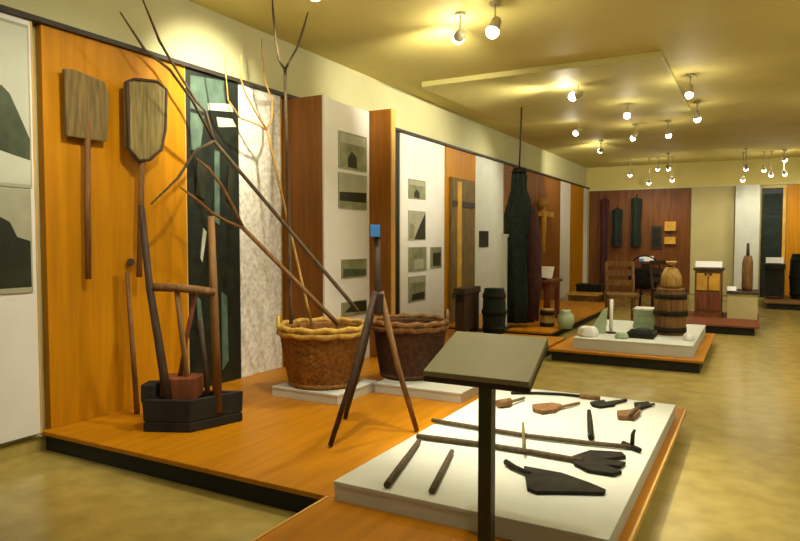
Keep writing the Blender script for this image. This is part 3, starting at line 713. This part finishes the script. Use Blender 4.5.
MB().hull8([(x0,y0+.045,zt+.02),(x0+.12,y0+.045,zt+.02),(x0+.12,y0+.05,zt+.02),(x0,y0+.05,zt+.02),(x0,y0+.08,zt+.09),(x0+.12,y0+.08,zt+.09),(x0+.12,y0+.095,zt+.09),(x0,y0+.095,zt+.09)]).build('blue_end', M['blue'], t)
MB().box(x0+.05, x1-.05, y0+.03, y0+.14, zt+.0005, zt+.02).build('foot', M['rail'], t)
# far-right exhibits
x0, x1, y0, y1, zt = pixbox(764, 782, 262, .15, 296, .5, y=16.5)
chest('dark chest with lid on the farthest brown platform below the dark door', 764, 783, 264, 299, .15, .5, 'black')
t = thing('label_sign', 'small white label sign on the dark chest near the dark door', 'sign', ((x0+x1)/2, y0+.2, 1.0), 'bright white label signs')
SIGN = t
barrel('dark green barrel at the right edge on the farthest platform', 804, 299, .15, .27, 1.0, 'darkgreen')

# ------------------------------------------------------------------ lamps
LC = (1.0, .92, .72)
def lamp(x, y, z, aim, watts, cone=80, label=None, r=.05, blend=.9, bulb=1.1, omni=6.5):
    z = min(z, CZ-.16)
    t = thing('spotlight', label, 'spotlight', (x, y, CZ), 'ceiling spotlights')
    MB().lathe([(.05, CZ-.025), (.05, CZ)], (x, y, 0), 14).build('canopy', M['lampmetal'], t)
    MB().tube([(x, y, CZ-.02), (x, y, z+.05)], .009, 6).build('stem', M['lampmetal'], t)
    d = (Vector(aim)-Vector((x, y, z))).normalized()
    c = Vector((x, y, z))
    MB().tube([c-d*.07, c-d*.05, c+d*.03, c+d*.06], [r*.5, r*.8, r, r], 14).build('head', M['lampmetal'], t)
    # bulb: a small glowing globe standing proud of the shade's mouth
    b = MB(); bmesh.ops.create_uvsphere(b.bm, u_segments=12, v_segments=8, radius=r*bulb, matrix=Matrix.Translation(c+d*.065)); b.build('bulb', M['bulb'], t)
    if watts:
        l = bpy.data.lights.new('spot_lamp', 'SPOT'); l.energy = watts*1.25; l.color = LC; l.spot_size = math.radians(cone); l.spot_blend = blend; l.shadow_soft_size = .045
        o = bpy.data.objects.new('spot_lamp', l); COL.objects.link(o); o.parent = t
        o.location = (c+d*.13) - Vector((x, y, CZ))
        o.rotation_euler = d.to_track_quat('-Z', 'Y').to_euler()
    if omni:
        l = bpy.data.lights.new('bulb_glow', 'POINT'); l.energy = omni; l.color = LC; l.shadow_soft_size = .05
        o = bpy.data.objects.new('bulb_glow', l); COL.objects.link(o); o.parent = t
        o.location = (c+d*.2) - Vector((x, y, CZ))
    return t
def at_px(u, v, z=3.42, ymax=18.0):
    p = P(u, v, z=z)
    if p.y > ymax: p = P(u, v, y=ymax)
    return p
# visible ones (pixel, aim point, watts)
vis = [
 ((460,35), (-4.4, 8.0, 3.15), 120, 'brightest near spotlight above the bay panel'),
 ((495,25), (-2.9, 4.9, .5), 90, 'bright near spotlight just right of the brightest one'),
 ((578,95), (-4.4, 8.6, 2.9), 120, 'faint spotlight at the dropped ceiling panel'),
 ((579,131), (-4.4, 11.0, 2.2), 60, 'spotlight nearest the hanging net, over the left exhibits'),
 ((627,112), (-1.4, 9.0, .3), 90, 'spotlight at the far edge of the dropped ceiling panel'),
 ((690,90), (-1.1, 8.6, .3), 60, 'spotlight high at the dropped panel corner, mid right'),
 ((697,115), (-.6, 12.0, .3), 45, 'lone spotlight right of the cluster over the hall middle'),
 ((635,135), (-3.6, 13.0, 1.0), 30, 'spotlight over the hall middle, left of a brighter neighbour'),
 ((668,132), (-1.0, 13.0, .3), 40, 'spotlight over the hall middle, above a close pair'),
 ((601,150), (-4.4, 17.2, 3.0), 90, 'spotlight low over the far left wall'),
 ((630,173), (-3.2, 19.5, 1.5), 15, 'lowest left spotlight of the far cluster before the brown back panel'),
 ((658,167), (-2.6, 19.5, 1.5), 15, 'left lamp of the close pair before the back wall'),
 ((668,167), (-1.8, 19.5, 1.5), 15, 'right lamp of the close pair before the back wall'),
 ((649,181), (-2.8, 19.5, 1.2), 10, 'very low spotlight below the close pair'),
 ((672,178), (-1.9, 19.5, 1.2), 10, 'very low spotlight at the right end of the far cluster'),
 ((743,178), (-.5, 19.5, 1.5), 20, 'lowest lamp of the right cluster, above the white pier'),
 ((746,167), (-.3, 19.5, 1.5), 20, 'upper left lamp of the right cluster'),
 ((764,168), (.2, 19.5, 1.5), 10, 'lamp of the right cluster directly above the dark door'),
 ((771,173), (.4, 19.5, 1.5), 10, 'lamp just right of and below the one above the dark door'),
 ((784,158), (1.2, 19.5, 1.8), 25, 'highest lamp of the right cluster near the picture edge'),
 ((784,172), (1.2, 19.5, 1.2), 15, 'low rightmost lamp of the right cluster'),
]
for (uv, aim, w, lab) in vis:
    p = at_px(*uv, ymax=17.2 if uv[0] in (668, 746) else 18.0)
    lamp(p.x, p.y, p.z, aim, w, 95, lab, r=.055 if p.y < 9 else .045, omni=6.5 if p.y < 9.5 else 3.2 if p.y < 16 else 1.3)
# unseen spotlights of the same kind, added outside the frame to supply light
off = [
 ((-3.0, 4.2, 3.44), (-4.4, 4.45, 2.7), 165, 70), ((-2.3, 2.7, 3.44), (-4.4, 3.3, 1.5), 85, 80), ((-2.2, .8, 3.44), (-4.4, 2.2, 1.8), 55, 80),
 ((-1.9, 4.1, 3.44), (-1.2, 4.2, .25), 330, 50), ((-1.2, 2.2, 3.44), (-1.3, 3.0, .25), 40, 80), ((-1.9, 3.6, 3.44), (-3.0, 4.0, .2), 110, 75),
 ((.8, 3.5, 3.44), (1.2, 4.6, 0), 120, 120), ((1.5, 7.0, 3.44), (1.0, 8.5, 0), 130, 120), ((1.5, 11.5, 3.44), (.8, 13, 0), 110, 120), ((2.6, 16, 3.44), (1.5, 18, 1), 100, 110),
]
for k, (p, aim, w, cone) in enumerate(off):
    lamp(*p, aim, w, cone, omni=4 if p[0] < 0 else 15, label='added ceiling spotlight out of view, supplying light to the hall')

# white sign on the far dark chest: rest on the chest's lid
def settle():
    ch = [o for o in bpy.data.objects if o.get('label', '').startswith('dark chest with lid')][0]
    lid = [c for c in ch.children if c.name.startswith('lid')][0]
    vs = [lid.matrix_world @ v.co + ch.location for v in lid.data.vertices]
    zt = max(v.z for v in vs); x0 = min(v.x for v in vs); x1 = max(v.x for v in vs); y0 = min(v.y for v in vs)
    SIGN.location = ((x0+x1)/2, y0+.15, zt)
    MB().box(x0+.1, x1-.1, y0+.1, y0+.2, zt+.0005, zt+.02).build('foot', M['rail'], SIGN)
    MB().hull8([(x0+.04,y0+.1,zt+.02),(x1-.04,y0+.1,zt+.02),(x1-.04,y0+.12,zt+.02),(x0+.04,y0+.12,zt+.02),(x0+.04,y0+.18,zt+.15),(x1-.04,y0+.18,zt+.15),(x1-.04,y0+.2,zt+.15),(x0+.04,y0+.2,zt+.15)]).build('card', M['label'], SIGN)
settle()

# ------------------------------------------------------------------ world: the rest of the hall behind the camera
w = bpy.data.worlds.new('hall_ambient'); S.world = w; w.use_nodes = True
bg = w.node_tree.nodes['Background']; bg.inputs[0].default_value = (1.0, .88, .62, 1); bg.inputs[1].default_value = .13

S.view_settings.view_transform = 'Standard'; S.view_settings.look = 'None'
S.view_settings.gamma = 1; S.view_settings.exposure = .55
S.view_settings.use_curve_mapping = False
S.cycles.use_denoising = True
S.cycles.sample_clamp_indirect = 6
S.cycles.max_bounces = 8
